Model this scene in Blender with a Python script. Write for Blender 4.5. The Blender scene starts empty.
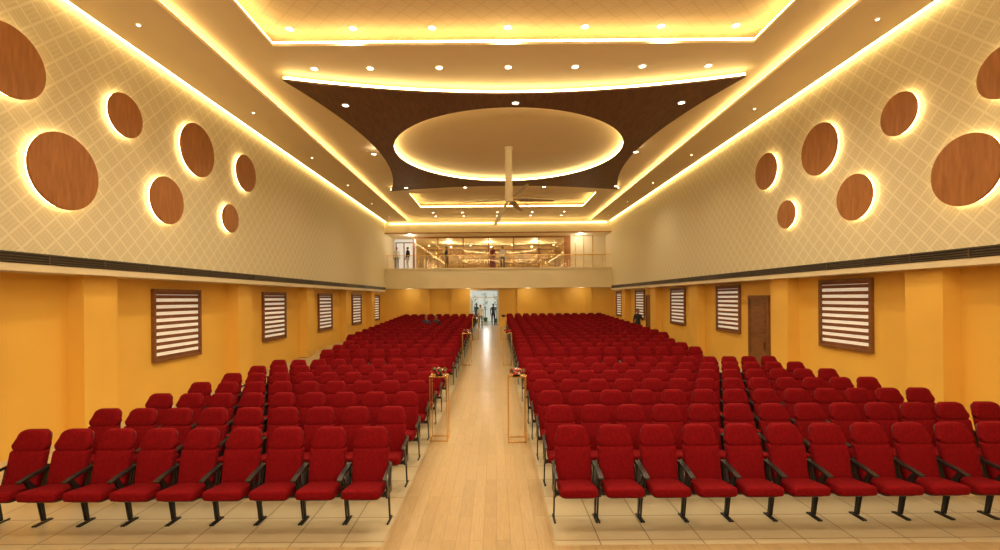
import bpy, bmesh, math, random
from mathutils import Vector, Matrix, Euler
random.seed(7)
scene = bpy.context.scene
try:
    scene.view_settings.view_transform = 'Standard'
    scene.view_settings.look = 'None'
except Exception:
    pass
CH = 2.85      # camera height
S = 0.76       # shell scale (about the camera distance estimates)
def sx(v): return v*S
def sz(v): return CH+(v-CH)*S
F = 460.0
FLAT = 14.0; BACKY = sx(47.0)
def fz(y):
    if y <= FLAT: return 0.0
    return min((y-FLAT)*0.69/19.5, 0.70)

# ------------------------------------------------------------ materials
def new_mat(name):
    m = bpy.data.materials.new(name); m.use_nodes = True
    nt = m.node_tree
    return m, nt, nt.nodes['Principled BSDF']
def setin(b, k, v):
    if k in b.inputs: b.inputs[k].default_value = v
def simple(name, col, rough=0.5, metal=0.0, var=0.12, scale=8.0, bump=0.0, bscale=200.0, emis=None, estr=0.0, spec=None):
    m, nt, b = new_mat(name)
    tc = nt.nodes.new('ShaderNodeTexCoord')
    n = nt.nodes.new('ShaderNodeTexNoise'); n.inputs['Scale'].default_value = scale
    nt.links.new(tc.outputs['Object'], n.inputs['Vector'])
    r = nt.nodes.new('ShaderNodeValToRGB')
    r.color_ramp.elements[0].position = 0.3; r.color_ramp.elements[1].position = 0.7
    r.color_ramp.elements[0].color = tuple(c*(1-var) for c in col)+(1,)
    r.color_ramp.elements[1].color = tuple(min(1, c*(1+var)) for c in col)+(1,)
    nt.links.new(n.outputs['Fac'], r.inputs['Fac'])
    nt.links.new(r.outputs['Color'], b.inputs['Base Color'])
    b.inputs['Roughness'].default_value = rough
    b.inputs['Metallic'].default_value = metal
    if spec is not None: setin(b, 'Specular IOR Level', spec)
    if bump > 0:
        n2 = nt.nodes.new('ShaderNodeTexNoise'); n2.inputs['Scale'].default_value = bscale
        nt.links.new(tc.outputs['Object'], n2.inputs['Vector'])
        bp = nt.nodes.new('ShaderNodeBump'); bp.inputs['Strength'].default_value = bump
        nt.links.new(n2.outputs['Fac'], bp.inputs['Height'])
        nt.links.new(bp.outputs['Normal'], b.inputs['Normal'])
    if emis:
        setin(b, 'Emission Color', emis+(1,)); setin(b, 'Emission Strength', estr)
    return m
def emit(name, col, st):
    m, nt, b = new_mat(name)
    b.inputs['Base Color'].default_value = (0.8, 0.8, 0.8, 1)
    setin(b, 'Emission Color', col+(1,)); setin(b, 'Emission Strength', st)
    return m

def lattice(name, ca, cb, period, axis='yz'):
    m, nt, b = new_mat(name)
    N = nt.nodes; L = nt.links
    tc = N.new('ShaderNodeTexCoord'); sp = N.new('ShaderNodeSeparateXYZ')
    L.new(tc.outputs['Object'], sp.inputs[0])
    A, B = (sp.outputs['Y'], sp.outputs['Z']) if axis == 'yz' else (sp.outputs['X'], sp.outputs['Y'])
    def mth(op, a, bb=None):
        n = N.new('ShaderNodeMath'); n.operation = op
        for i, v in enumerate([a, bb]):
            if v is None: continue
            if isinstance(v, (int, float)): n.inputs[i].default_value = v
            else: L.new(v, n.inputs[i])
        return n.outputs[0]
    u = mth('MULTIPLY', mth('ADD', A, B), 1/period)
    v = mth('MULTIPLY', mth('SUBTRACT', A, B), 1/period)
    def line(c, w):
        f = mth('FRACT', c); d = mth('ABSOLUTE', mth('SUBTRACT', f, 0.5))
        return mth('GREATER_THAN', d, 0.5-w)
    l1 = mth('MAXIMUM', line(u, 0.07), line(v, 0.07))
    # woven hatch: alternating direction fine ribs inside cells
    ch = mth('GREATER_THAN', mth('FRACT', mth('MULTIPLY', mth('ADD', mth('FLOOR', u), mth('FLOOR', v)), 0.5)), 0.25)
    ru = line(mth('MULTIPLY', u, 4), 0.2); rv = line(mth('MULTIPLY', v, 4), 0.2)
    inv = mth('SUBTRACT', 1.0, ch)
    rib = mth('ADD', mth('MULTIPLY', ru, ch), mth('MULTIPLY', rv, inv))
    fac = mth('MAXIMUM', l1, mth('MULTIPLY', rib, 0.38))
    mx = N.new('ShaderNodeMixRGB'); L.new(fac, mx.inputs[0])
    mx.inputs[1].default_value = ca+(1,); mx.inputs[2].default_value = cb+(1,)
    L.new(mx.outputs[0], b.inputs['Base Color'])
    bp = N.new('ShaderNodeBump'); bp.inputs['Strength'].default_value = 0.25; bp.inputs['Distance'].default_value = 0.02
    L.new(fac, bp.inputs['Height']); L.new(bp.outputs['Normal'], b.inputs['Normal'])
    b.inputs['Roughness'].default_value = 0.7
    return m

def brick(name, c1, c2, mortar, bw, bh, ms, rough, rot=0.0, offset=0.5, spec=None, grain=0.0):
    m, nt, b = new_mat(name); N = nt.nodes; L = nt.links
    tc = N.new('ShaderNodeTexCoord'); mp = N.new('ShaderNodeMapping')
    mp.inputs['Rotation'].default_value = (0, 0, rot)
    L.new(tc.outputs['Object'], mp.inputs['Vector'])
    br = N.new('ShaderNodeTexBrick'); br.offset = offset
    L.new(mp.outputs[0], br.inputs['Vector'])
    br.inputs['Color1'].default_value = c1+(1,); br.inputs['Color2'].default_value = c2+(1,)
    br.inputs['Mortar'].default_value = mortar+(1,)
    br.inputs['Scale'].default_value = 1.0; br.inputs['Mortar Size'].default_value = ms
    br.inputs['Brick Width'].default_value = bw; br.inputs['Row Height'].default_value = bh
    out = br.outputs['Color']
    if grain > 0:
        mp2 = N.new('ShaderNodeMapping'); mp2.inputs['Scale'].default_value = (14, 1.2, 1)
        L.new(tc.outputs['Object'], mp2.inputs['Vector'])
        no = N.new('ShaderNodeTexNoise'); no.inputs['Scale'].default_value = 3; no.inputs['Detail'].default_value = 5
        L.new(mp2.outputs[0], no.inputs['Vector'])
        rp = N.new('ShaderNodeValToRGB')
        rp.color_ramp.elements[0].position = .3; rp.color_ramp.elements[0].color = (1-grain,)*3+(1,)
        rp.color_ramp.elements[1].position = .7; rp.color_ramp.elements[1].color = (1, 1, 1, 1)
        L.new(no.outputs['Fac'], rp.inputs[0])
        mx = N.new('ShaderNodeMixRGB'); mx.blend_type = 'MULTIPLY'; mx.inputs[0].default_value = 1
        L.new(out, mx.inputs[1]); L.new(rp.outputs[0], mx.inputs[2]); out = mx.outputs[0]
    L.new(out, b.inputs['Base Color'])
    b.inputs['Roughness'].default_value = rough
    if spec is not None: setin(b, 'Specular IOR Level', spec)
    return m

def woodmat(name, dark, light, rough=0.45, scl=(1, 1, 9)):
    m, nt, b = new_mat(name); N = nt.nodes; L = nt.links
    tc = N.new('ShaderNodeTexCoord'); mp = N.new('ShaderNodeMapping'); mp.inputs['Scale'].default_value = scl
    L.new(tc.outputs['Object'], mp.inputs['Vector'])
    no = N.new('ShaderNodeTexNoise'); no.inputs['Scale'].default_value = 2.5; no.inputs['Detail'].default_value = 6
    L.new(mp.outputs[0], no.inputs['Vector'])
    rp = N.new('ShaderNodeValToRGB')
    rp.color_ramp.elements[0].position = .3; rp.color_ramp.elements[0].color = dark+(1,)
    rp.color_ramp.elements[1].position = .7; rp.color_ramp.elements[1].color = light+(1,)
    L.new(no.outputs['Fac'], rp.inputs[0]); L.new(rp.outputs[0], b.inputs['Base Color'])
    b.inputs['Roughness'].default_value = rough
    return m

M = {}
M['wallpat'] = lattice('cream_lattice_panel', (0.68, 0.60, 0.395), (0.80, 0.725, 0.52), 0.42)
M['traypat'] = lattice('cream_tray_panel', (0.74, 0.58, 0.35), (0.68, 0.52, 0.30), 0.5, 'xy')
M['cream'] = simple('cream_paint', (0.78, 0.67, 0.45), 0.6, var=0.02, scale=1)
M['ceil'] = simple('ceiling_cream_paint', (0.80, 0.65, 0.41), 0.6, var=0.02, scale=1)
M['yellow'] = simple('yellow_wall_paint', (0.84, 0.49, 0.085), 0.55, var=0.04, scale=0.7)
M['dkceil'] = woodmat('dark_brown_veneer', (0.085, 0.032, 0.010), (0.17, 0.068, 0.022), 0.5, (6, 1, 1))
M['disc'] = woodmat('teak_veneer', (0.31, 0.11, 0.024), (0.44, 0.17, 0.042), 0.5, (1, 6, 1))
M['frame'] = woodmat('walnut_frame', (0.18, 0.07, 0.022), (0.27, 0.11, 0.034), 0.45)
M['blindbrown'] = simple('blind_brown_weave', (0.22, 0.08, 0.03), 0.8)
M['blindwhite'] = simple('blind_white_sheer', (0.85, 0.80, 0.66), 0.8, var=.03, emis=(1.0, 0.93, 0.8), estr=0.28)  # sheer stripes glow slightly, standing in for daylight behind them
M['red'] = simple('crimson_seat_fabric', (0.178, 0.003, 0.006), 0.9, var=0.18, scale=30, bump=0.15, bscale=350, spec=0.10)
M['redshell'] = simple('maroon_shell', (0.11, 0.004, 0.006), 0.5)
M['black'] = simple('black_plastic', (0.015, 0.013, 0.013), 0.4)
M['steel'] = simple('dark_powder_coated_steel', (0.03, 0.03, 0.032), 0.4, 0.6)
M['tile'] = brick('cream_floor_tile', (0.56, 0.475, 0.32), (0.52, 0.435, 0.29), (0.29, 0.225, 0.14), 0.6, 0.6, 0.008, 0.22, 0, 0.0)
M['plank'] = brick('light_oak_plank', (0.50, 0.355, 0.195), (0.44, 0.305, 0.16), (0.34, 0.225, 0.11), 1.2, 0.16, 0.003, 0.28, math.pi/2, 0.5, grain=0.16)
M['gold'] = simple('polished_brass', (0.83, 0.55, 0.2), 0.25, 1.0, var=.03)
M['strip'] = emit('warm_led_strip', (1.0, 0.74, 0.31), 15.0)
M['halo'] = emit('halo_led_strip', (1.0, 0.78, 0.36), 13.0)
M['lamp'] = emit('downlight_lens', (1.0, 0.90, 0.68), 12.0)
M['white'] = simple('white_gloss_paint', (0.8, 0.76, 0.66), 0.35, var=.02)
M['grille'] = simple('dark_grille_metal', (0.11, 0.08, 0.055), 0.5, 0.3)
M['glass'] = None
def glassmat():
    m, nt, b = new_mat('clear_glass')
    N = nt.nodes; L = nt.links
    tr = N.new('ShaderNodeBsdfTransparent'); gl = N.new('ShaderNodeBsdfGlossy'); gl.inputs['Roughness'].default_value = 0.03
    mx = N.new('ShaderNodeMixShader'); mx.inputs[0].default_value = 0.08
    L.new(tr.outputs[0], mx.inputs[1]); L.new(gl.outputs[0], mx.inputs[2])
    L.new(mx.outputs[0], N['Material Output'].inputs['Surface'])
    return m
M['glass'] = glassmat()

# ------------------------------------------------------------ helpers
def link(o):
    scene.collection.objects.link(o); return o
def mesh_obj(name, bm, mats, smooth=False, parent=None):
    me = bpy.data.meshes.new(name); bm.to_mesh(me); bm.free()
    for m in mats: me.materials.append(m)
    if smooth:
        for p in me.polygons: p.use_smooth = True
    o = bpy.data.objects.new(name, me); link(o)
    if parent: o.parent = parent
    return o
def empty(name, loc=(0, 0, 0)):
    e = bpy.data.objects.new(name, None); e.location = loc; e.empty_display_size = .1; return link(e)
def abox(bm, x0, x1, y0, y1, z0, z1, mi=0, bev=0.0):
    vs = [bm.verts.new((x, y, z)) for z in (z0, z1) for y in (y0, y1) for x in (x0, x1)]
    fs = []
    for idx in [(0, 2, 3, 1), (4, 5, 7, 6), (0, 1, 5, 4), (2, 6, 7, 3), (0, 4, 6, 2), (1, 3, 7, 5)]:
        f = bm.faces.new([vs[i] for i in idx]); f.material_index = mi; fs.append(f)
    if bev > 0:
        es = list({e for f in fs for e in f.edges})
        r = bmesh.ops.bevel(bm, geom=es, offset=bev, segments=2, affect='EDGES', profile=.6)
        for f in r['faces']: f.material_index = mi
def box(name, x0, x1, y0, y1, z0, z1, mat, parent=None, bev=0.0):
    bm = bmesh.new(); abox(bm, min(x0, x1), max(x0, x1), min(y0, y1), max(y0, y1), min(z0, z1), max(z0, z1), 0, bev)
    return mesh_obj(name, bm, [mat], parent=parent)
def bar(bm, p0, p1, w, h, mi=0, w1=None, h1=None, side=Vector((1, 0, 0))):
    p0 = Vector(p0); p1 = Vector(p1); w1 = w if w1 is None else w1; h1 = h if h1 is None else h1
    d = (p1-p0).normalized(); s = side-d*side.dot(d)
    if s.length < 1e-4: s = Vector((0, 1, 0))
    s.normalize(); t = d.cross(s)
    vs = []
    for p, a, b_ in ((p0, w, h), (p1, w1, h1)):
        for i, j in ((-1, -1), (1, -1), (1, 1), (-1, 1)):
            vs.append(bm.verts.new(p+s*(i*a/2)+t*(j*b_/2)))
    for idx in [(3, 2, 1, 0), (4, 5, 6, 7), (0, 1, 5, 4), (1, 2, 6, 5), (2, 3, 7, 6), (3, 0, 4, 7)]:
        f = bm.faces.new([vs[i] for i in idx]); f.material_index = mi
def rrect(w0, w1, v0, v1, r, n=4):
    """rounded trapezoid outline CCW; w0 half width at bottom v0, w1 at top v1"""
    pts = []
    cs = [((w0-r), v0+r, -90), ((w1-r), v1-r, 0), (-(w1-r), v1-r, 90), (-(w0-r), v0+r, 180)]
    for cx, cy, a0 in cs:
        for i in range(n+1):
            a = math.radians(a0+90*i/n); pts.append((cx+r*math.cos(a), cy+r*math.sin(a)))
    return pts
def pillow(bm, outline, levels, fmap, mi=0):
    cx = sum(p[0] for p in outline)/len(outline); cy = sum(p[1] for p in outline)/len(outline)
    rings = []
    for s, t in levels:
        rings.append([bm.verts.new(fmap(cx+(u-cx)*s, cy+(v-cy)*s, t)) for u, v in outline])
    n = len(outline)
    for a, b_ in zip(rings, rings[1:]):
        for i in range(n):
            f = bm.faces.new((a[i], a[(i+1) % n], b_[(i+1) % n], b_[i])); f.material_index = mi; f.smooth = True
    f = bm.faces.new(list(reversed(rings[0]))); f.material_index = mi
    f = bm.faces.new(rings[-1]); f.material_index = mi; f.smooth = True
def strip(name, pts, mat, r=0.02, closed=False, parent=None):
    cu = bpy.data.curves.new(name, 'CURVE'); cu.dimensions = '3D'; cu.bevel_depth = r; cu.bevel_resolution = 1
    sp = cu.splines.new('POLY'); sp.points.add(len(pts)-1)
    for p, q in zip(sp.points, pts): p.co = (q[0], q[1], q[2], 1)
    sp.use_cyclic_u = closed
    cu.materials.append(mat)
    o = bpy.data.objects.new(name, cu); link(o)
    if parent: o.parent = parent
    return o
def plate(name, loops, z0, z1, mat):
    """horizontal plate with holes from 2D loops"""
    cu = bpy.data.curves.new(name, 'CURVE'); cu.dimensions = '2D'; cu.fill_mode = 'BOTH'; cu.extrude = (z1-z0)/2
    for lp in loops:
        sp = cu.splines.new('POLY'); sp.points.add(len(lp)-1)
        for p, q in zip(sp.points, lp): p.co = (q[0], q[1], 0, 1)
        sp.use_cyclic_u = True
    tmp = bpy.data.objects.new('tmp', cu); link(tmp); bpy.context.view_layer.update()
    me = bpy.data.meshes.new_from_object(tmp.evaluated_get(bpy.context.evaluated_depsgraph_get()))
    bpy.data.objects.remove(tmp)
    me.materials.clear(); me.materials.append(mat)
    me.transform(Matrix.Translation((0, 0, (z0+z1)/2)))
    o = bpy.data.objects.new(name, me); link(o); me.name = name
    return o

# ------------------------------------------------------------ key dims
XL, XR = sx(-10.8), sx(11.5)
XLL, XRL = sx(-11.6), sx(12.2)
Y0 = -6.0
YB = sx(45.2)            # balcony front
ZB = sz(10.35); ZI = sz(10.62); ZT = sz(11.05)
ZS = sz(3.55)
# ------------------------------------------------------------ floor
bm = bmesh.new()
prof = [(Y0-.3, 0), (FLAT, 0), (33.6, fz(33.6)), (48, fz(40))]
for (a, za), (b_, zb) in zip(prof, prof[1:]):
    v = [bm.verts.new(p) for p in ((XLL-.5, a, za), (XRL+.5, a, za), (XRL+.5, b_, zb), (XLL-.5, b_, zb))]
    bm.faces.new(v)
bmesh.ops.remove_doubles(bm, verts=bm.verts, dist=1e-4)
r = bmesh.ops.extrude_face_region(bm, geom=list(bm.faces))
for g in r['geom']:
    if isinstance(g, bmesh.types.BMVert): g.co.z -= .2
bmesh.ops.recalc_face_normals(bm, faces=bm.faces)
mesh_obj('floor', bm, [M['tile']])
AX0, AX1 = -1.32, 0.68
bm = bmesh.new()
ys = [5.28, FLAT, 33.6, BACKY+.25]
for a, b_ in zip(ys, ys[1:]):
    bm.faces.new([bm.verts.new(p) for p in ((AX0, a, fz(a)+.006), (AX1, a, fz(a)+.006), (AX1, b_, fz(b_)+.006), (AX0, b_, fz(b_)+.006))])
bm.faces.new([bm.verts.new(p) for p in ((XLL, 2.0, .006), (XRL, 2.0, .006), (XRL, 5.28, .006), (XLL, 5.28, .006))])
mesh_obj('floor_aisle_planks', bm, [M['plank']])
bm = bmesh.new(); abox(bm, XLL+.4, XRL-.4, Y0+.02, 2.0, 0.0, 1.2)
mesh_obj('floor_stage', bm, [M['plank']])

# ------------------------------------------------------------ walls
box('wall_left_upper', XL, XL-.8, Y0, YB, ZS, ZT+.2, M['wallpat'])
box('wall_right_upper', XR, XR+.8, Y0, YB, ZS, ZT+.2, M['wallpat'])
box('wall_left', XLL, XLL-.4, Y0, 44, 0, ZS, M['yellow'])
box('wall_right', XRL, XRL+.4, Y0, 44, 0, ZS, M['yellow'])
box('wall_front', XLL-.4, XRL+.4, Y0-.3, Y0, 0, ZT+.2, M['cream'])
for k, yy in enumerate([5.5, 13, 20.5, 27.8, 34.9, 42]):
    box('trim_pilaster_left_%d' % k, XLL, XLL+.36, sx(yy)-.42, sx(yy)+.42, fz(sx(yy)), ZS, M['yellow'])
for k, yy in enumerate([5.5, 12.6, 19, 27.3, 34.2, 42]):
    box('trim_pilaster_right_%d' % k, XRL, XRL-.36, sx(yy)-.42, sx(yy)+.42, fz(sx(yy)), ZS, M['yellow'])
# cream lip & AC grille
for side, X, sg in (('left', XL, 1), ('right', XR, -1)):
    box('trim_lip_%s' % side, X, X+sg*.05, Y0, YB, ZS, sz(3.72), M['cream'])
    bm = bmesh.new()
    a, b_ = sorted((X, X+sg*.05)); abox(bm, a, b_, Y0, YB-.1, sz(3.73), sz(3.98), 1)
    for i in range(4):
        z = sz(3.75)+i*.048
        a, b_ = sorted((X+sg*.05, X+sg*.08)); abox(bm, a, b_, Y0, YB-.1, z, z+.018, 0)
    y = Y0
    while y < YB-.2:
        a, b_ = sorted((X+sg*.05, X+sg*.075)); abox(bm, a, b_, y, y+.03, sz(3.73), sz(3.98), 0); y += 1.2
    mesh_obj('air_vent_grille', bm, [M['grille'], M['black']])

# ------------------------------------------------------------ windows
def window(n, X, sg, yc, w, z0, z1):
    """sg: direction into room"""
    e = empty('window_%d' % n, (0, 0, 0))
    bm = bmesh.new(); fw = .07
    a, b_ = sorted((X-sg*.02, X+sg*.09))
    y0, y1 = yc-w/2, yc+w/2
    abox(bm, a, b_, y0, y0+fw, z0, z1); abox(bm, a, b_, y1-fw, y1, z0, z1)
    abox(bm, a, b_, y0+fw, y1-fw, z0, z0+fw); abox(bm, a, b_, y0+fw, y1-fw, z1-fw, z1)
    mesh_obj('frame', bm, [M['frame']], parent=e)
    bm = bmesh.new(); ns = 10; H = (z1-z0-2*fw)/ns
    for i in range(ns):
        zz = z0+fw+i*H
        a, b_ = sorted((X+sg*.01, X+sg*.035)); abox(bm, a, b_, y0+fw, y1-fw, zz, zz+H*.5, 0)
        a, b_ = sorted((X+sg*.01, X+sg*.025)); abox(bm, a, b_, y0+fw, y1-fw, zz+H*.5, zz+H, 1)
    a, b_ = sorted((X+sg*.01, X+sg*.08)); abox(bm, a, b_, y0+fw, y1-fw, z1-fw-.07, z1-fw, 0)
    mesh_obj('zebra_blind', bm, [M['blindbrown'], M['blindwhite']], parent=e)
n = 1
for yy in (9.3, 16.75, 24.1, 31.3, 38.4, 44.9):
    window(n, XLL, 1, sx(yy), sx(2.5) if yy < 44 else 1.5, sz(.74), sz(3.25)); n += 1
for yy in (8.0, 16.0, 24.0, 30.6, 38.6, 45.0):
    window(n, XRL, -1, sx(yy), sx(2.4) if yy < 44 else 1.5, sz(.97), sz(3.42)); n += 1
def sidedoor(n, X, sg, yc, w, z1):
    z0 = fz(yc-w/2)
    e = empty('door_%d' % n)
    bm = bmesh.new(); a, b_ = sorted((X, X+sg*.08)); y0, y1 = yc-w/2, yc+w/2
    abox(bm, a, b_, y0, y0+.09, z0, z1); abox(bm, a, b_, y1-.09, y1, z0, z1); abox(bm, a, b_, y0+.09, y1-.09, z1-.09, z1)
    mesh_obj('frame', bm, [M['frame']], parent=e)
    bm = bmesh.new(); a, b_ = sorted((X, X+sg*.045)); abox(bm, a, b_, y0+.09, y1-.09, z0+.02, z1-.09)
    c, d = sorted((X+sg*.045, X+sg*.06))
    for (p, q) in ((.15, .5), (.55, .93)):
        H = z1-z0; abox(bm, c, d, y0+.22, y1-.22, z0+H*p, z0+H*q)
    mesh_obj('leaf', bm, [M['frame']], parent=e)
    bm = bmesh.new(); bar(bm, (X+sg*.1, y0+.2, z0+.95), (X+sg*.1, y0+.2, z0+1.2), .02, .02)
    bar(bm, (X+sg*.05, y0+.2, z0+.97), (X+sg*.11, y0+.2, z0+.97), .02, .02, side=Vector((0, 0, 1)))
    bar(bm, (X+sg*.05, y0+.2, z0+1.18), (X+sg*.11, y0+.2, z0+1.18), .02, .02, side=Vector((0, 0, 1)))
    mesh_obj('handle', bm, [M['gold']], parent=e)
sidedoor(1, XRL, -1, sx(21.2), 1.25, sz(2.88))
sidedoor(2, XRL, -1, sx(36.2), 1.2, sz(3.0))

# ------------------------------------------------------------ wall discs
def disc(X, sg, y, z, D):
    e = empty('wall_disc_panel', (X, y, z)); r = D/2
    bm = bmesh.new()
    bmesh.ops.create_cone(bm, cap_ends=True, segments=64, radius1=r, radius2=r, depth=.05)
    es = [ed for ed in bm.edges if len(ed.link_faces) == 2 and abs(ed.calc_face_angle()) > 1]
    bmesh.ops.bevel(bm, geom=es, offset=.012, segments=2, affect='EDGES')
    bm.transform(Matrix.Rotation(math.pi/2, 4, 'Y')); bm.transform(Matrix.Translation((sg*.115, 0, 0)))
    mesh_obj('veneer_face', bm, [M['disc']], parent=e)
    bm = bmesh.new()
    bmesh.ops.create_cone(bm, cap_ends=True, segments=32, radius1=r*.75, radius2=r*.75, depth=.09)
    bm.transform(Matrix.Rotation(math.pi/2, 4, 'Y')); bm.transform(Matrix.Translation((sg*.045, 0, 0)))
    mesh_obj('standoff', bm, [M['cream']], parent=e)
    pts = [(sg*.065, (r-.03)*math.cos(a), (r-.03)*math.sin(a)) for a in [i*math.tau/48 for i in range(48)]]
    strip('halo_strip', pts, M['halo'], .014, True, e)
for x, y, h in ((12, 60, 72), (66, 171, 76), (127, 115, 43), (199, 150, 52), (168, 200, 47), (247, 173, 36), (231, 218, 28)):
    k = (495-x)/10.65
    y -= (500-x)*.006
    disc(XL, 1, sx(F/k), CH+(298-y)/k*S, h/k*S)
for x, y, h in ((1006, 72, 52), (966, 171, 71), (900, 115, 42), (820, 150, 51), (855, 198, 46), (767, 172, 36), (787, 215, 28)):
    k = (x-495)/11.35
    y += (x-500)*.006
    disc(XR, -1, sx(F/k), CH+(298-y)/k*S, h/k*S)

# ------------------------------------------------------------ ceiling
box('ceiling', XL, XR, Y0, YB+.3, ZT, ZT+.2, M['traypat'])
def rect(x0, x1, y0, y1): return [(x0, y0), (x1, y0), (x1, y1), (x0, y1)]
BX0, BX1 = sx(-8.45), sx(9.4)
tray1 = rect(sx(-6.75), sx(8.0), -4, sx(14.1))
tray2 = rect(sx(-6.3), sx(7.6), sx(34.0), sx(39.5))
plate('ceiling_inner_panel', [rect(XL+.15, XR-.15, Y0, YB), tray1, tray2], ZI, ZI+.06, M['ceil'])
for nm, a, b_ in (('left', XL+.16, BX0), ('right', BX1, XR-.16)):
    box('ceiling_band_%s' % nm, a, b_, Y0, YB, ZB, ZB+.08, M['ceil'])
# brown concave panel with round opening
cx, cy = sx(.72), sx(23.8)
def lerp(a, b_, t): return a+(b_-a)*t
NS = 24
hx_end, hx_mid = sx(7.9), sx(6.55)
yn, yf = sx(15.7), sx(32.0)
ndip, fdip = sx(1.2), sx(1.3)
def arc(p, q, bulge, n):
    out = []
    for i in range(n):
        t = i/n; s = 4*t*(1-t)
        out.append((lerp(p[0], q[0], t)+bulge[0]*s, lerp(p[1], q[1], t)+bulge[1]*s))
    return out
c1, c2, c3, c4 = (cx-hx_end, yn), (cx+hx_end, yn), (cx+hx_end, yf), (cx-hx_end, yf)
near = arc(c1, c2, (0, ndip), NS); right = arc(c2, c3, (-(hx_end-hx_mid), 0), NS)
far = arc(c3, c4, (0, -fdip), NS); left = arc(c4, c1, ((hx_end-hx_mid), 0), NS)
CR = sx(5.75)
circ = [(cx+CR*math.cos(a), cy+CR*math.sin(a)) for a in [i*math.tau/96 for i in range(96)]]
ZD = ZB-.02
plate('ceiling_brown_panel', [near+right+far+left, circ], ZD, ZD+.05, M['dkceil'])
# LED strips
ZSt = ZB+.08+.02
leds = empty('cove_lighting')
strip('strip_1', [(BX0-.05, Y0, ZSt), (BX0-.05, YB, ZSt)], M['strip'], .022, parent=leds)
strip('strip_2', [(BX1+.05, Y0, ZSt), (BX1+.05, YB, ZSt)], M['strip'], .022, parent=leds)
strip('strip_3', [(XL+.09, Y0, ZB+.02), (XL+.09, YB, ZB+.02)], M['strip'], .022, parent=leds)
strip('strip_4', [(XR-.09, Y0, ZB+.02), (XR-.09, YB, ZB+.02)], M['strip'], .022, parent=leds)
def off(r, d, z):
    (x0, y0), (x1, _), (_, y1), _ = r
    return [(x0-d, y0-d, z), (x1+d, y0-d, z), (x1+d, y1+d, z), (x0-d, y1+d, z)]
strip('strip_5', off(tray1, .05, ZI+.10), M['strip'], .035, True, leds)
strip('strip_6', off(tray2, .05, ZI+.10), M['strip'], .035, True, leds)
strip('strip_7', [(cx+(CR+.04)*math.cos(a), cy+(CR+.04)*math.sin(a), ZD+.09) for a in [i*math.tau/96 for i in range(96)]], M['strip'], .045, True, leds)
strip('strip_8', [(x, y+.03, ZD+.09) for x, y in near+[c2]], M['strip'], .035, False, leds)
strip('strip_9', [(x, y-.03, ZD+.09) for x, y in far+[c4]], M['strip'], .035, False, leds)

# downlights
def make_dl():
    bm = bmesh.new()
    bmesh.ops.create_cone(bm, cap_ends=True, segments=24, radius1=.085, radius2=.085, depth=.01)
    for f in bm.faces: f.material_index = 1
    ro, ri = .12, .085; n = 24
    for i in range(n):
        a, b_ = i*math.tau/n, (i+1)*math.tau/n
        P = lambda r, t, z: bm.verts.new((r*math.cos(t), r*math.sin(t), z))
        f = bm.faces.new([P(ri, a, -.012), P(ro, a, -.008), P(ro, b_, -.008), P(ri, b_, -.012)]); f.material_index = 0
        f = bm.faces.new([P(ro, a, -.008), P(ro, a, .004), P(ro, b_, .004), P(ro, b_, -.008)]); f.material_index = 0
    me = bpy.data.meshes.new('downlight'); bm.to_mesh(me); bm.free()
    me.materials.append(M['white']); me.materials.append(M['lamp']); return me
dl_me = make_dl()
SP = bpy.data.lights.new('downlight_beam', 'SPOT'); SP.energy = 260; SP.spot_size = math.radians(150); SP.spot_blend = .9
SP.color = (1.0, .84, .56); SP.shadow_soft_size = .15
def downlight(x, y, z, lit=True, sc=1.0):
    o = bpy.data.objects.new('downlight', dl_me); o.location = (x, y, z-.006); o.scale = (sc, sc, 1); link(o)
    if lit:
        l = bpy.data.objects.new('beam', SP); link(l); l.parent = o; l.location = (0, 0, -.1)
for i, px in enumerate((292, 355, 434, 510, 587, 663, 738)):
    downlight((px-495)/(271/(ZT-CH)), F*(ZT-CH)/271, ZT, i in (1, 3, 5), .9)
for i, px in enumerate((316, 372, 441, 510, 577, 644, 710)):
    k = 231/(ZI-CH); downlight((px-495)/k, F/k, ZI, i in (0, 2, 4, 6), .9)
for px, py in ((347, 104), (517, 103), (683, 104), (375, 153), (637, 153), (407, 187), (617, 187), (466, 187), (545, 187)):
    k = (298-py)/(ZD-CH); downlight((px-495)/k, F/k, ZD)
for yy in (4, 8):
    for xx in (-4, -1.2, 1.6, 4.4): downlight(xx, yy, ZT, True)
for yy in (31.6, 33):
    for xx in (-4.2, -2.2, .2, 2.6, 4.8):
        downlight(xx, yy, ZI, xx in (-4.2, .2, 4.8) and yy < 32, sc=.9)
for yy in (5, 9.5, 14, 18.5, 23, 27.5, 32):
    downlight((XL+BX0)/2, yy, ZB, False, .4); downlight((XR+BX1)/2, yy, ZB, False, .4)

# ------------------------------------------------------------ back wall / balcony
yb = BACKY
dx0, dx1, dzt = -1.95, .30, sz(3.72)
gz = fz(yb)
bm = bmesh.new()
abox(bm, XLL, dx0, yb, yb+.3, gz-.05, sz(3.95)); abox(bm, dx1, XRL, yb, yb+.3, gz-.05, sz(3.95)); abox(bm, dx0, dx1, yb, yb+.3, dzt, sz(3.95))
mesh_obj('wall_back', bm, [M['yellow']])
for k, px in enumerate((-5.4, -3.1, 2.0, 4.7, 7.2)):
    box('trim_back_pilaster_%d' % k, px-.3, px+.3, yb-.15, yb, gz, sz(3.83), M['yellow'])
e = empty('door_3')
bm = bmesh.new()
abox(bm, dx0, dx0+.1, yb-.04, yb+.1, gz, dzt); abox(bm, dx1-.1, dx1, yb-.04, yb+.1, gz, dzt); abox(bm, dx0+.1, dx1-.1, yb-.04, yb+.1, dzt-.1, dzt)
abox(bm, dx0+.1, dx1-.1, yb, yb+.08, gz+2.15, gz+2.22)
mesh_obj('frame', bm, [M['white']], parent=e)
bm = bmesh.new()
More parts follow.
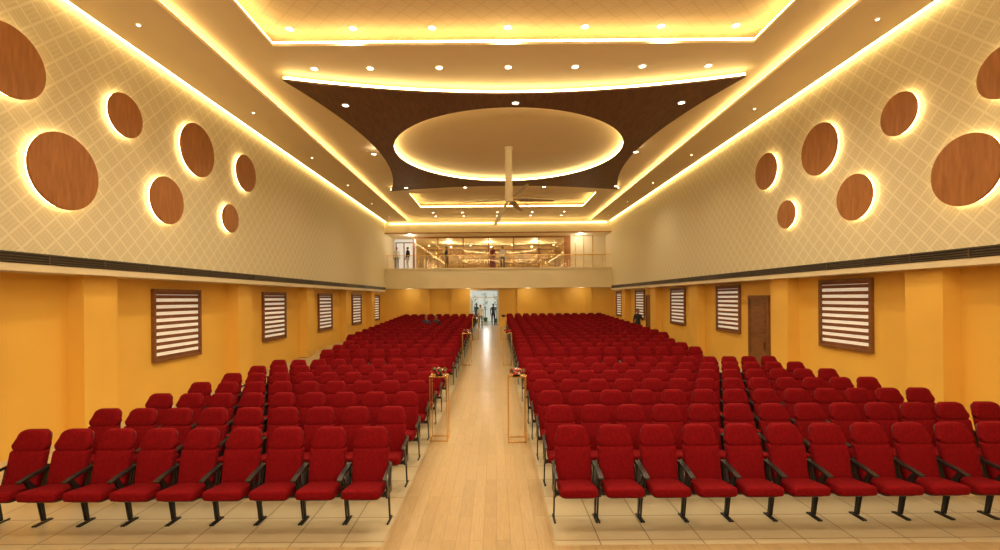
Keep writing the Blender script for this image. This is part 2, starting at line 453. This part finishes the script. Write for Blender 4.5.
for xa, ang in ((dx0+.1, 1), (dx1-.1, -1)):
    a, b_ = sorted((xa, xa+ang*.05))
    abox(bm, a, b_, yb+.3, yb+.38, gz+.02, gz+2.1); abox(bm, a, b_, yb+1.15, yb+1.23, gz+.02, gz+2.1)
    abox(bm, a, b_, yb+.38, yb+1.15, gz+.02, gz+.15); abox(bm, a, b_, yb+.38, yb+1.15, gz+2.0, gz+2.1)
mesh_obj('open_leaves', bm, [M['white']], parent=e)
# outside the door: backdrop with daylight put into its glow
M['lobby'] = simple('daylight_glow_backdrop', (0.7, 0.8, 0.78), .7, var=.25, scale=2.5, emis=(0.95, 0.98, 0.9), estr=.4)
box('backdrop_outside', -5, 4, 43.5, 43.7, 0, 3.5, M['lobby'])
M['leaf'] = simple('green_foliage', (0.05, 0.14, 0.03), .6, var=.4, scale=6)
M['trunk'] = simple('bark', (0.12, 0.07, 0.04), .8)
def shrub(x, y, z, h):
    bm = bmesh.new(); bar(bm, (x, y, z), (x, y, z+h*.5), .06, .06, 1)
    bmesh.ops.create_cone(bm, cap_ends=True, segments=16, radius1=.16, radius2=.22, depth=.35, matrix=Matrix.Translation((x, y, z+.175)))
    for i in range(180):
        a = random.uniform(0, math.tau); rr = random.uniform(0, .45)*math.sqrt(random.random()); zz = z+random.uniform(.4, 1)*h
        p = Vector((x+rr*math.cos(a), y+rr*math.sin(a), zz)); d = Vector((math.cos(a), math.sin(a), random.uniform(-.3, .8))).normalized()*.18
        s = Vector((-math.sin(a), math.cos(a), 0))*.04
        f = bm.faces.new([bm.verts.new(q) for q in (p, p+d*.5+s, p+d, p+d*.5-s)]); f.material_index = 0
    mesh_obj('potted_shrub', bm, [M['leaf'], M['trunk']])
shrub(-1.7, 39.5, gz, 2.3); shrub(.1, 40.5, gz, 2.6); shrub(-.9, 42.6, gz, 2.6)

zbf = sz(5.80); zbb = sz(3.83); zht = sz(9.25)
box('balcony_slab', XL-.5, XR+.5, YB, 44, zbb, zbf, M['cream'])
bm = bmesh.new()
abox(bm, XL, XR, YB-.05, YB, zbb+.0, zbb+.10); abox(bm, XL, XR, YB-.06, YB, zbf-.10, zbf+.02)
mesh_obj('trim_balcony_fascia', bm, [M['cream']])
box('wall_back_header', XL-.5, XR+.5, YB, YB+.3, zht, ZT+.2, M['cream'])
box('ceiling_balcony', XL-.5, XR+.5, YB+.3, 44, zht, zht+.1, M['ceil'])
box('wall_balcony_left', XL-.5, XL, YB, 44, zbf, zht, M['cream'])
box('wall_balcony_right', XR, XR+.5, YB, 44, zbf, zht, M['cream'])
bm = bmesh.new()
abox(bm, XL, XR, YB-.06, YB, zht-.02, zht+.06)
mesh_obj('trim_header', bm, [M['disc']])
hs = empty('header_lighting'); strip('strip_a', [(XL+.4, YB-.1, ZB-.12), (XR-.4, YB-.1, ZB-.12)], M['strip'], .02, parent=hs)
# glass railing
e = empty('balcony_glass_railing')
box('glass', XL+.05, XR-.05, YB+.10, YB+.115, zbf, zbf+.95, M['glass'], e)
bm = bmesh.new(); bar(bm, (XL, YB+.107, zbf+.98), (XR, YB+.107, zbf+.98), .04, .04, side=Vector((0, 0, 1)))
x = XL+.2
while x < XR:
    bar(bm, (x, YB+.15, zbf), (x, YB+.15, zbf+.96), .025, .025); x += 2.3
mesh_obj('rail_and_posts', bm, [M['gold']], parent=e)
# balcony glazed partition
yg = YB+1.9; k = F/yg
gx0, gx1 = (412-494)/k, (570-494)/k
M['amber'] = simple('amber_lounge_wall', (0.66, 0.42, 0.16), .5, var=.25, scale=1.5)
e = empty('balcony_glazed_partition')
bm = bmesh.new()
abox(bm, gx0, gx0+.14, yg, yg+.12, zbf, zht); abox(bm, gx1-.5, gx1, yg, yg+.12, zbf, zht)
abox(bm, gx0+.14, gx1-.5, yg, yg+.12, zht-.12, zht); abox(bm, gx0+.14, gx1-.5, yg, yg+.12, zbf, zbf+.1)
nm = 6
for i in range(1, nm):
    xx = lerp(gx0, gx1-.5, i/nm); abox(bm, xx-.035, xx+.035, yg+.02, yg+.1, zbf+.1, zht-.12)
mesh_obj('wood_frame', bm, [M['disc']], parent=e)
box('glass', gx0+.14, gx1-.5, yg+.05, yg+.06, zbf+.1, zht-.12, M['glass'], e)
box('wall_balcony_back_right', gx1, XR, yg, yg+.15, zbf, zht, M['cream'])
M['glowwall'] = simple('daylight_glow_plaster', (0.8, 0.82, 0.8), .7, var=.05, emis=(1, .97, .9), estr=.35)  # wall glows by itself to stand for daylight from the opening
box('wall_balcony_back_left', XL, gx0, yg+1.5, yg+1.6, zbf, zht, M['glowwall'])
box('wall_lounge_back', XL, XR, 43.3, 43.5, zbf, zht, M['amber'])
bm = bmesh.new()
for xx in (XL+.1, XL+.75, gx0-.15): abox(bm, xx, xx+.07, yg+1.42, yg+1.5, zbf, zht-.25)
abox(bm, XL+.1, gx0, yg+1.42, yg+1.5, zht-.32, zht-.25)
mesh_obj('door_4', bm, [M['frame']])
bm = bmesh.new()
for xx in (gx1+.35, gx1+1.0, gx1+1.7): abox(bm, xx, xx+.05, yg-.04, yg, zbf, zht)
abox(bm, gx1, XR, yg-.05, yg, zbf+1.1, zbf+1.16)
mesh_obj('trim_panel_battens', bm, [M['gold']])
# lounge display shelving with ornaments
ys_ = 42.6
e = empty('display_shelf')
bm = bmesh.new()
for i in range(9):
    xx = gx0+.2+i*(gx1-gx0-.6)/8; abox(bm, xx-.03, xx+.03, ys_, ys_+.4, zbf, zht-.3)
for zz in (.5, .95, 1.4, 1.85, 2.25): abox(bm, gx0+.2, gx1-.4, ys_, ys_+.4, zbf+zz, zbf+zz+.035)
mesh_obj('shelf_frame', bm, [M['frame']], parent=e)
bm = bmesh.new()
for zz in (.535, .985, 1.435, 1.885):
    x = gx0+.35
    while x < gx1-.6:
        h = random.uniform(.12, .34); r = random.uniform(.03, .08)
        bmesh.ops.create_cone(bm, cap_ends=True, segments=10, radius1=r, radius2=r*.4, depth=h, matrix=Matrix.Translation((x, ys_+.15, zbf+zz+h/2+.001)))
        x += random.uniform(.2, .5)
mesh_obj('ornaments', bm, [M['gold']], parent=e)
M['pend'] = emit('pendant_glow', (1.0, .72, .32), 5.0)
for i in range(7):
    xx = gx0+.9+i*1.76
    if xx > gx1-.7: break
    e2 = empty('pendant_lamp', (xx, 39.0+(i % 2)*1.2, zht))
    bm = bmesh.new(); bar(bm, (0, 0, -.35), (0, 0, 0), .012, .012); mesh_obj('cord', bm, [M['black']], parent=e2)
    bm = bmesh.new(); bmesh.ops.create_uvsphere(bm, u_segments=16, v_segments=10, radius=.07)
    bm.transform(Matrix.Diagonal((1, 1, .8, 1))); bm.transform(Matrix.Translation((0, 0, -.40)))
    mesh_obj('globe', bm, [M['pend']], True, e2)
for xx in (-4, -.5, 3.5):
    l = bpy.data.lights.new('lounge_lamp', 'POINT'); l.energy = 150; l.color = (1, .78, .42); l.shadow_soft_size = .1
    o = bpy.data.objects.new('lounge_lamp', l); o.location = (xx, 40, zht-.25); link(o)
for xx in (-6.5, 6.6):
    l = bpy.data.lights.new('balcony_lamp', 'POINT'); l.energy = 40; l.color = (1, .92, .75); l.shadow_soft_size = .1
    o = bpy.data.objects.new('balcony_lamp', l); o.location = (xx, YB+1.0, zht-.2); link(o)
l = bpy.data.lights.new('lobby_lamp', 'POINT'); l.energy = 80; l.color = (.95, .97, .95); l.shadow_soft_size = .2
o = bpy.data.objects.new('lobby_lamp', l); o.location = (-.8, 39.5, gz+2.3); link(o)
for xx in (-6.5, -2, 2.5, 6.5):
    l = bpy.data.lights.new('under_balcony_lamp', 'POINT'); l.energy = 16; l.color = (1, .85, .55); l.shadow_soft_size = .1
    o = bpy.data.objects.new('under_balcony_lamp', l); o.location = (xx, YB+.4, zbb-.15); link(o)

# ------------------------------------------------------------ auditorium chair
PITCH = .56
def chair_mesh():
    bm = bmesh.new()
    def bmap(u, v, t):
        return (u, .10+(v-.45)*.27 - t - (u/.25)**2*.025, v)
    lv = [(.90, -.035), (.98, -.028), (1.0, -.005), (1.0, .02), (.975, .042), (.90, .055), (.55, .062)]
    pillow(bm, rrect(.222, .236, .47, .905, .03), lv, bmap, 0)
    pillow(bm, rrect(.236, .195, .885, 1.15, .085, 6), lv, bmap, 0)
    pillow(bm, rrect(.22, .19, .40, 1.12, .07), [(.95, -.065), (1, -.055), (1, -.03)], bmap, 2)
    def smap(u, v, t):
        return (u, v, .445+t-(v-.1)*.10)
    pillow(bm, rrect(.235, .222, -.34, .12, .06), [(.88, -.055), (.97, -.045), (1.0, -.02), (1.0, .02), (.97, .045), (.88, .058), (.55, .064)], smap, 0)
    pillow(bm, rrect(.20, .20, -.26, .10, .04), [(.9, -.085), (1, -.075), (1, -.05)], smap, 1)
    for sg in (-1, 1):
        x = sg*.264
        bar(bm, (x, .17, .70), (x, -.10, .66), .026, .032, 1, .03, .03)
        bar(bm, (x, -.10, .66), (x, -.24, .63), .03, .03, 1, .03, .02)
        bar(bm, (x, -.15, .64), (x, -.02, .42), .018, .04, 1, .020, .07)
        bar(bm, (x, .16, .69), (x, .09, .40), .020, .04, 1, .020, .06)
        bar(bm, (x, -.10, .40), (x, .15, .40), .022, .10, 1, .022, .09)
        bar(bm, (x, .02, .38), (x, .08, .03), .018, .05, 3, .018, .03)
        bar(bm, (x, -.05, .009), (x, .18, .009), .022, .018, 3)
    bar(bm, (-.262, .06, .34), (.262, .06, .34), .05, .05, 3, side=Vector((0, 1, 0)))
    for sg in (-1, 1):
        bar(bm, (sg*.245, .11, .42), (sg*.235, .20, .72), .012, .05, 1)
    bmesh.ops.recalc_face_normals(bm, faces=bm.faces)
    me = bpy.data.meshes.new('auditorium_chair'); bm.to_mesh(me); bm.free()
    for m in (M['red'], M['black'], M['redshell'], M['steel']): me.materials.append(m)
    return me
cme = chair_mesh()
NL, NR = 9, 13
XLs = -1.36-PITCH/2; XRs = .72+PITCH/2
for i in range(7):
    y = 5.85+1.15*i
    for j in range(NL):
        o = bpy.data.objects.new('auditorium_chair', cme); o.location = (XLs-j*PITCH, y, 0); link(o)
    for j in range(NR):
        o = bpy.data.objects.new('auditorium_chair', cme); o.location = (XRs+j*PITCH, y, 0); link(o)
SEAT_ROW = 10
def row(x0, y, n, sg):
    o = bpy.data.objects.new('auditorium_chair_row', cme); o.location = (x0, y, fz(y)); link(o)
    o.rotation_euler.x = math.atan(.69/19.5)
    md = o.modifiers.new('seats', 'ARRAY'); md.count = n; md.use_relative_offset = False
    md.use_constant_offset = True; md.constant_offset_displace = (sg*PITCH, 0, 0)
i = 0; y = 15.0
while y < 32.0:
    row(XLs, y, 8 if i < 4 else 9, -1)
    row(XRs, y, 11 if i < 4 else 12, 1)
    y += 1.1; i += 1

# ------------------------------------------------------------ flower stands
M['petal_r'] = simple('red_petals', (0.5, .01, .02), .6); M['petal_w'] = simple('cream_petals', (.8, .7, .6), .6)
def stand(x, y, flowers=True, H=1.28, w=.34):
    z = fz(y+.2)+.008
    e = empty('flower_stand', (x, y, z)); t = .020
    bm = bmesh.new(); h = w/2
    for a in (-h, h):
        for b_ in (-h, h): bar(bm, (a, b_, 0), (a, b_, H), t, t)
    for zz in (t/2, H):
        for a in (-h, h):
            bar(bm, (a, -h, zz), (a, h, zz), t, t); bar(bm, (-h, a, zz), (h, a, zz), t, t, side=Vector((0, 1, 0)))
    mesh_obj('brass_frame', bm, [M['gold']], parent=e)
    bm = bmesh.new(); abox(bm, -h, h, -h, h, H-.005, H+.012); mesh_obj('top_plate', bm, [M['gold']], parent=e)
    bm = bmesh.new()
    bmesh.ops.create_cone(bm, cap_ends=True, segments=16, radius1=.07, radius2=.1, depth=.08, matrix=Matrix.Translation((0, 0, H+.052)))
    for f in bm.faces: f.material_index = 3
    rnd = random.Random(int(x*100+y*10))
    for i in range(34):
        a = rnd.uniform(0, math.tau); b2 = math.acos(rnd.uniform(0, 1)); r = .125
        p = Vector((r*math.sin(b2)*math.cos(a)*1.1, r*math.sin(b2)*math.sin(a)*1.1, H+.07+r*math.cos(b2)*.6))
        mi = 0 if rnd.random() < .75 else 1
        nrm = (p-Vector((0, 0, H+.05))).normalized(); q = nrm.to_track_quat('Z', 'Y').to_matrix().to_4x4()
        for kk in range(5):
            mt = Matrix.Translation(p) @ q @ Matrix.Rotation(kk*math.tau/5, 4, 'Z') @ Matrix.Translation((.016, 0, 0)) @ Matrix.Rotation(-.5, 4, 'Y') @ Matrix.Diagonal((.02, .015, .006, 1))
            rr = bmesh.ops.create_icosphere(bm, subdivisions=1, radius=1, matrix=mt)
            for v in rr['verts']:
                for f in v.link_faces: f.material_index = mi
        rr = bmesh.ops.create_icosphere(bm, subdivisions=1, radius=.012, matrix=Matrix.Translation(p+nrm*.008))
        for v in rr['verts']:
            for f in v.link_faces: f.material_index = mi
    for i in range(60):
        a = rnd.uniform(0, math.tau); p = Vector((.06*math.cos(a), .06*math.sin(a), H+.08)); d = Vector((math.cos(a), math.sin(a), rnd.uniform(-.1, .9))).normalized()*.13
        s = Vector((-math.sin(a), math.cos(a), 0))*.025
        f = bm.faces.new([bm.verts.new(q) for q in (p, p+d*.5+s, p+d, p+d*.5-s)]); f.material_index = 2
    mesh_obj('bouquet', bm, [M['petal_r'], M['petal_w'], M['leaf'], M['black']], parent=e)
stand(-1.14, 9.3); stand(.42, 9.2)
stand(-1.14, 18.4); stand(.48, 18.4)
stand(-1.14, 26.5); stand(.49, 26.5)

# ------------------------------------------------------------ ceiling fan
fy = cy; kf = F/fy
hubz = CH+(298-198)/kf
e = empty('ceiling_fan', (sx(.76), fy, 0))
M['fanrod'] = simple('cream_powder_coat', (.72, .62, .45), .4, var=.02)
bm = bmesh.new()
bmesh.ops.create_cone(bm, cap_ends=True, segments=20, radius1=.13, radius2=.17, depth=.15, matrix=Matrix.Translation((0, 0, ZI-.075)))
bmesh.ops.create_cone(bm, cap_ends=True, segments=16, radius1=.15, radius2=.13, depth=ZI-.1-hubz, matrix=Matrix.Translation((0, 0, (ZI-.1+hubz)/2)))
bmesh.ops.create_cone(bm, cap_ends=True, segments=20, radius1=.13, radius2=.18, depth=.22, matrix=Matrix.Translation((0, 0, hubz-.05)))
mesh_obj('downrod_and_motor', bm, [M['fanrod']], parent=e)
bm = bmesh.new()
for d, L_ in (((.55, -.2, .38), .95), ((-.30, -.5, -.62), 1.6), ((-1, .15, -.04), 2.0), ((1, .3, .02), 1.9), ((.3, .95, -.05), 2.0)):
    d = Vector(d).normalized(); side = d.cross(Vector((0, 0, 1))).normalized(); side = (side+Vector((0, 0, .35))).normalized()
    o0 = Vector((0, 0, hubz-.05))
    bar(bm, o0+d*.1, o0+d*.5, .07, .03, 0, .12, .03, side)
    bar(bm, o0+d*.5, o0+d*L_, .28, .03, 0, .11, .012, side)
M['fanblade'] = simple('fan_blade_aluminium', (.50, .42, .30), .4, .2)
mesh_obj('blades', bm, [M['fanblade']], parent=e)

# ------------------------------------------------------------ people
M['skin'] = simple('brown_skin', (.30, .15, .08), .6, var=.05); M['hair'] = simple('black_hair', (.012, .01, .009), .6)
def cloth(n_, c): return simple(n_, c, .85)
def person(name, loc, rz, shirt, pants, seated=False, height=1.7, stride=.0, arm=0.0, longhair=False):
    J = []; E = []; R = []
    def add(p, r, parent=None):
        J.append(p); R.append(r)
        if parent is not None: E.append((parent, len(J)-1))
        return len(J)-1
    pel = add((0, 0, .95), (.145, .105)); ab = add((0, -.005, 1.10), (.13, .10), pel)
    chst = add((0, 0, 1.30), (.16, .11), ab); upc = add((0, .01, 1.42), (.11, .085), chst)
    nk = add((0, 0, 1.50), (.05, .052), upc); hd = add((0, -.01, 1.58), (.05, .055), nk)
    for s in (-1, 1):
        sh = add((s*.175, .01, 1.41), (.058, .058), upc)
        if seated:
            el = add((s*.22, -.03, 1.14), (.043, .043), sh); wr = add((s*.15, -.26, 1.06), (.027, .03), el); hdir = Vector((-s*.2, -1, -.1))
        elif arm and s == 1:
            el = add((s*.25, -.06, 1.15), (.043, .043), sh); wr = add((s*.18, -.26, 1.25), (.027, .03), el); hdir = Vector((-.2, -.6, .7))
        else:
            el = add((s*.235, .02, 1.13), (.043, .043), sh); wr = add((s*.245, -.05, .88), (.027, .03), el); hdir = Vector((0, -.15, -1))
        hdir.normalize(); W = Vector(J[wr]); pm = add(tuple(W+hdir*.06), (.038, .016), wr)
        lat = hdir.cross(Vector((s, 0, 0))).normalized(); P = Vector(J[pm])
        for k_, (o_, ln) in enumerate(((-.03, .065), (-.01, .078), (.01, .072), (.03, .055))):
            a = add(tuple(P+lat*o_+hdir*.03), (.009, .009), pm)
            b_ = add(tuple(P+lat*o_+hdir*(.03+ln*.5)+Vector((-s*.008, 0, 0))), (.0085, .0085), a)
            add(tuple(P+lat*o_+hdir*(.03+ln)+Vector((-s*.025, 0, 0))), (.007, .007), b_)
        a = add(tuple(W+hdir*.03-lat*.035), (.011, .011), wr); add(tuple(W+hdir*.075-lat*.06), (.009, .009), a)
        if seated:
            hp = add((s*.09, -.04, .90), (.095, .09), pel); kn = add((s*.12, -.45, .93), (.065, .065), hp)
            an = add((s*.12, -.45, .52), (.04, .042), kn); add((s*.13, -.62, .485), (.04, .03), an)
        else:
            hp = add((s*.09, 0, .88), (.095, .10), pel); kn = add((s*.10, -.02-s*stride*.6, .50), (.062, .065), hp)
            an = add((s*.10, .03-s*stride, .08), (.042, .045), kn); add((s*.12, -.13-s*stride, .035), (.045, .032), an)
    me = bpy.data.meshes.new('tmpm'); me.from_pydata(J, E, []); me.update()
    o = bpy.data.objects.new('tmp', me); link(o)
    o.modifiers.new('skin', 'SKIN')
    if not me.skin_vertices:
        bm = bmesh.new(); bm.from_mesh(me); bm.verts.layers.skin.verify(); bm.to_mesh(me); bm.free()
    for i_, sv in enumerate(me.skin_vertices[0].data):
        sv.radius = R[i_]; sv.use_root = (i_ == 0)
    o.modifiers.new('ss', 'SUBSURF').levels = 1
    bpy.context.view_layer.update()
    ev = bpy.data.meshes.new_from_object(o.evaluated_get(bpy.context.evaluated_depsgraph_get()))
    bpy.data.objects.remove(o)
    bm = bmesh.new(); bm.from_mesh(ev)
    for f in bm.faces:
        f.smooth = True; c = f.calc_center_median()
        if c.z > 1.475: mi = 0
        elif seated:
            mi = 1 if (c.z > .985 and c.y > -.24) else (0 if c.z > 1.0 else (2 if c.z > .56 else 3))
        elif abs(c.x) > .16 and c.z < .92: mi = 0
        elif arm and c.x > .1 and c.y < -.25: mi = 0
        elif c.z < .07: mi = 3
        elif c.z < .94: mi = 2
        else: mi = 1
        f.material_index = mi
    def sph(c, r, mi, sub=2, cut=None):
        rr = bmesh.ops.create_icosphere(bm, subdivisions=sub, radius=1, matrix=Matrix.Translation(c) @ Matrix.Diagonal((r[0], r[1], r[2], 1)))
        for v in rr['verts']:
            for f in v.link_faces: f.material_index = mi; f.smooth = True
    hz = 1.635
    sph((0, -.01, hz), (.074, .092, .112), 0, 3)
    sph((0, -.035, hz-.055), (.05, .06, .05), 0)
    sph((0, -.105, hz-.012), (.012, .016, .022), 0)
    sph((0, -.094, hz-.05), (.024, .008, .007), 4)
    for s in (-1, 1):
        sph((s*.03, -.092, hz+.01), (.012, .008, .007), 3); sph((s*.075, 0, hz-.005), (.01, .02, .03), 0)
        sph((s*.03, -.096, hz+.028), (.018, .006, .004), 3)
    sph((0, .012, hz+.03), (.083, .09, .098), 3, 3)
    if longhair: sph((0, .06, hz-.08), (.07, .045, .15), 3)
    if longhair and not seated:
        n = 20; prev = None
        for zz, rx in ((1.0, .16), (.7, .2), (.4, .23), (.05, .27)):
            ring = [bm.verts.new((rx*math.cos(i*math.tau/n)*(1+.06*math.cos(5*i*math.tau/n)), rx*.85*math.sin(i*math.tau/n), zz)) for i in range(n)]
            if prev:
                for i in range(n):
                    f = bm.faces.new((prev[i], ring[i], ring[(i+1) % n], prev[(i+1) % n])); f.material_index = 2; f.smooth = True
            prev = ring
    sc = height/1.745
    bm.transform(Matrix.Translation((0, 0, -.455 if seated else 0)))
    bm.transform(Matrix.Scale(sc, 4))
    o = mesh_obj(name, bm, [M['skin'], shirt, pants, M['hair'], M['petal_r']])
    o.location = loc; o.rotation_euler.z = rz
    return o
cw = cloth('white_cotton', (.75, .75, .75)); cd = cloth('dark_charcoal_cloth', (.02, .02, .025)); cb = cloth('navy_cloth', (.03, .05, .12))
cg = cloth('grey_cloth', (.25, .25, .28)); cm = cloth('maroon_cloth', (.2, .02, .04)); ct = cloth('teal_cloth', (.05, .2, .25))
person('standing_person', (7.72, 24.9, fz(24.9)), math.radians(20), cd, cd, stride=.12, arm=1, height=1.83)
person('walking_person', (-1.05, 33.0, fz(33.0)), .2, cw, cg, stride=.12)
person('walking_person', (-.15, 36.6, gz), math.pi, cb, cd, stride=.1)
person('walking_person', (-1.5, 37.4, gz), .4, ct, cd, stride=.1)
yy_ = 15.0+1.1*SEAT_ROW
person('seated_person', (XLs-3*PITCH, yy_-.14, fz(yy_)+.13), .1, cd, cd, True, 1.84)
person('seated_person', (XLs-4*PITCH, yy_-.14, fz(yy_)+.13), -.2, cb, cd, True, 1.84)
for px, sh, pa, lh, rz in ((396, cw, cg, False, .3), (407, cd, cw, False, -.8), (446, cb, cd, False, 1.2), (502, cw, cb, False, .2), (492, cm, cm, True, -.4)):
    yy2 = YB+.75; person('balcony_person', ((px-494)*yy2/F, yy2, zbf), rz, sh, pa, False, 1.7, .05, 1 if px == 502 else 0, lh)

# ------------------------------------------------------------ added fill lights, no fixtures (unseen, behind the camera, over the stage)
def area(name, loc, target, size, energy, col):
    l = bpy.data.lights.new(name, 'AREA'); l.energy = energy; l.color = col; l.shape = 'RECTANGLE'; l.size = size[0]; l.size_y = size[1]
    o = bpy.data.objects.new(name, l); o.location = loc; link(o)
    o.rotation_euler = (Vector(target)-Vector(loc)).to_track_quat('-Z', 'Y').to_euler()
area('fill_light', (-4, -4.5, 6.0), (-2, 18, 6), (3, 1), 360, (1, .85, .59))
area('fill_light', (4.5, -4.5, 6.0), (3, 18, 6), (3, 1), 360, (1, .85, .59))

w = bpy.data.worlds.new('world'); scene.world = w; w.use_nodes = True
w.node_tree.nodes['Background'].inputs[0].default_value = (.8, .9, 1, 1); w.node_tree.nodes['Background'].inputs[1].default_value = .6

# ------------------------------------------------------------ camera
cam = bpy.data.cameras.new('camera'); cam.sensor_width = 36; cam.lens = 36*F/1000; cam.clip_end = 200; cam.clip_start = .05
cam.shift_y = 23/1000; cam.shift_x = 5/1000
co = bpy.data.objects.new('camera', cam); link(co); co.location = (0, 0, CH)
roll = math.radians(-.45)
co.matrix_world = Matrix.Translation((0, 0, CH)) @ Matrix.Rotation(math.pi/2, 4, 'X') @ Matrix.Rotation(roll, 4, 'Z')
scene.camera = co
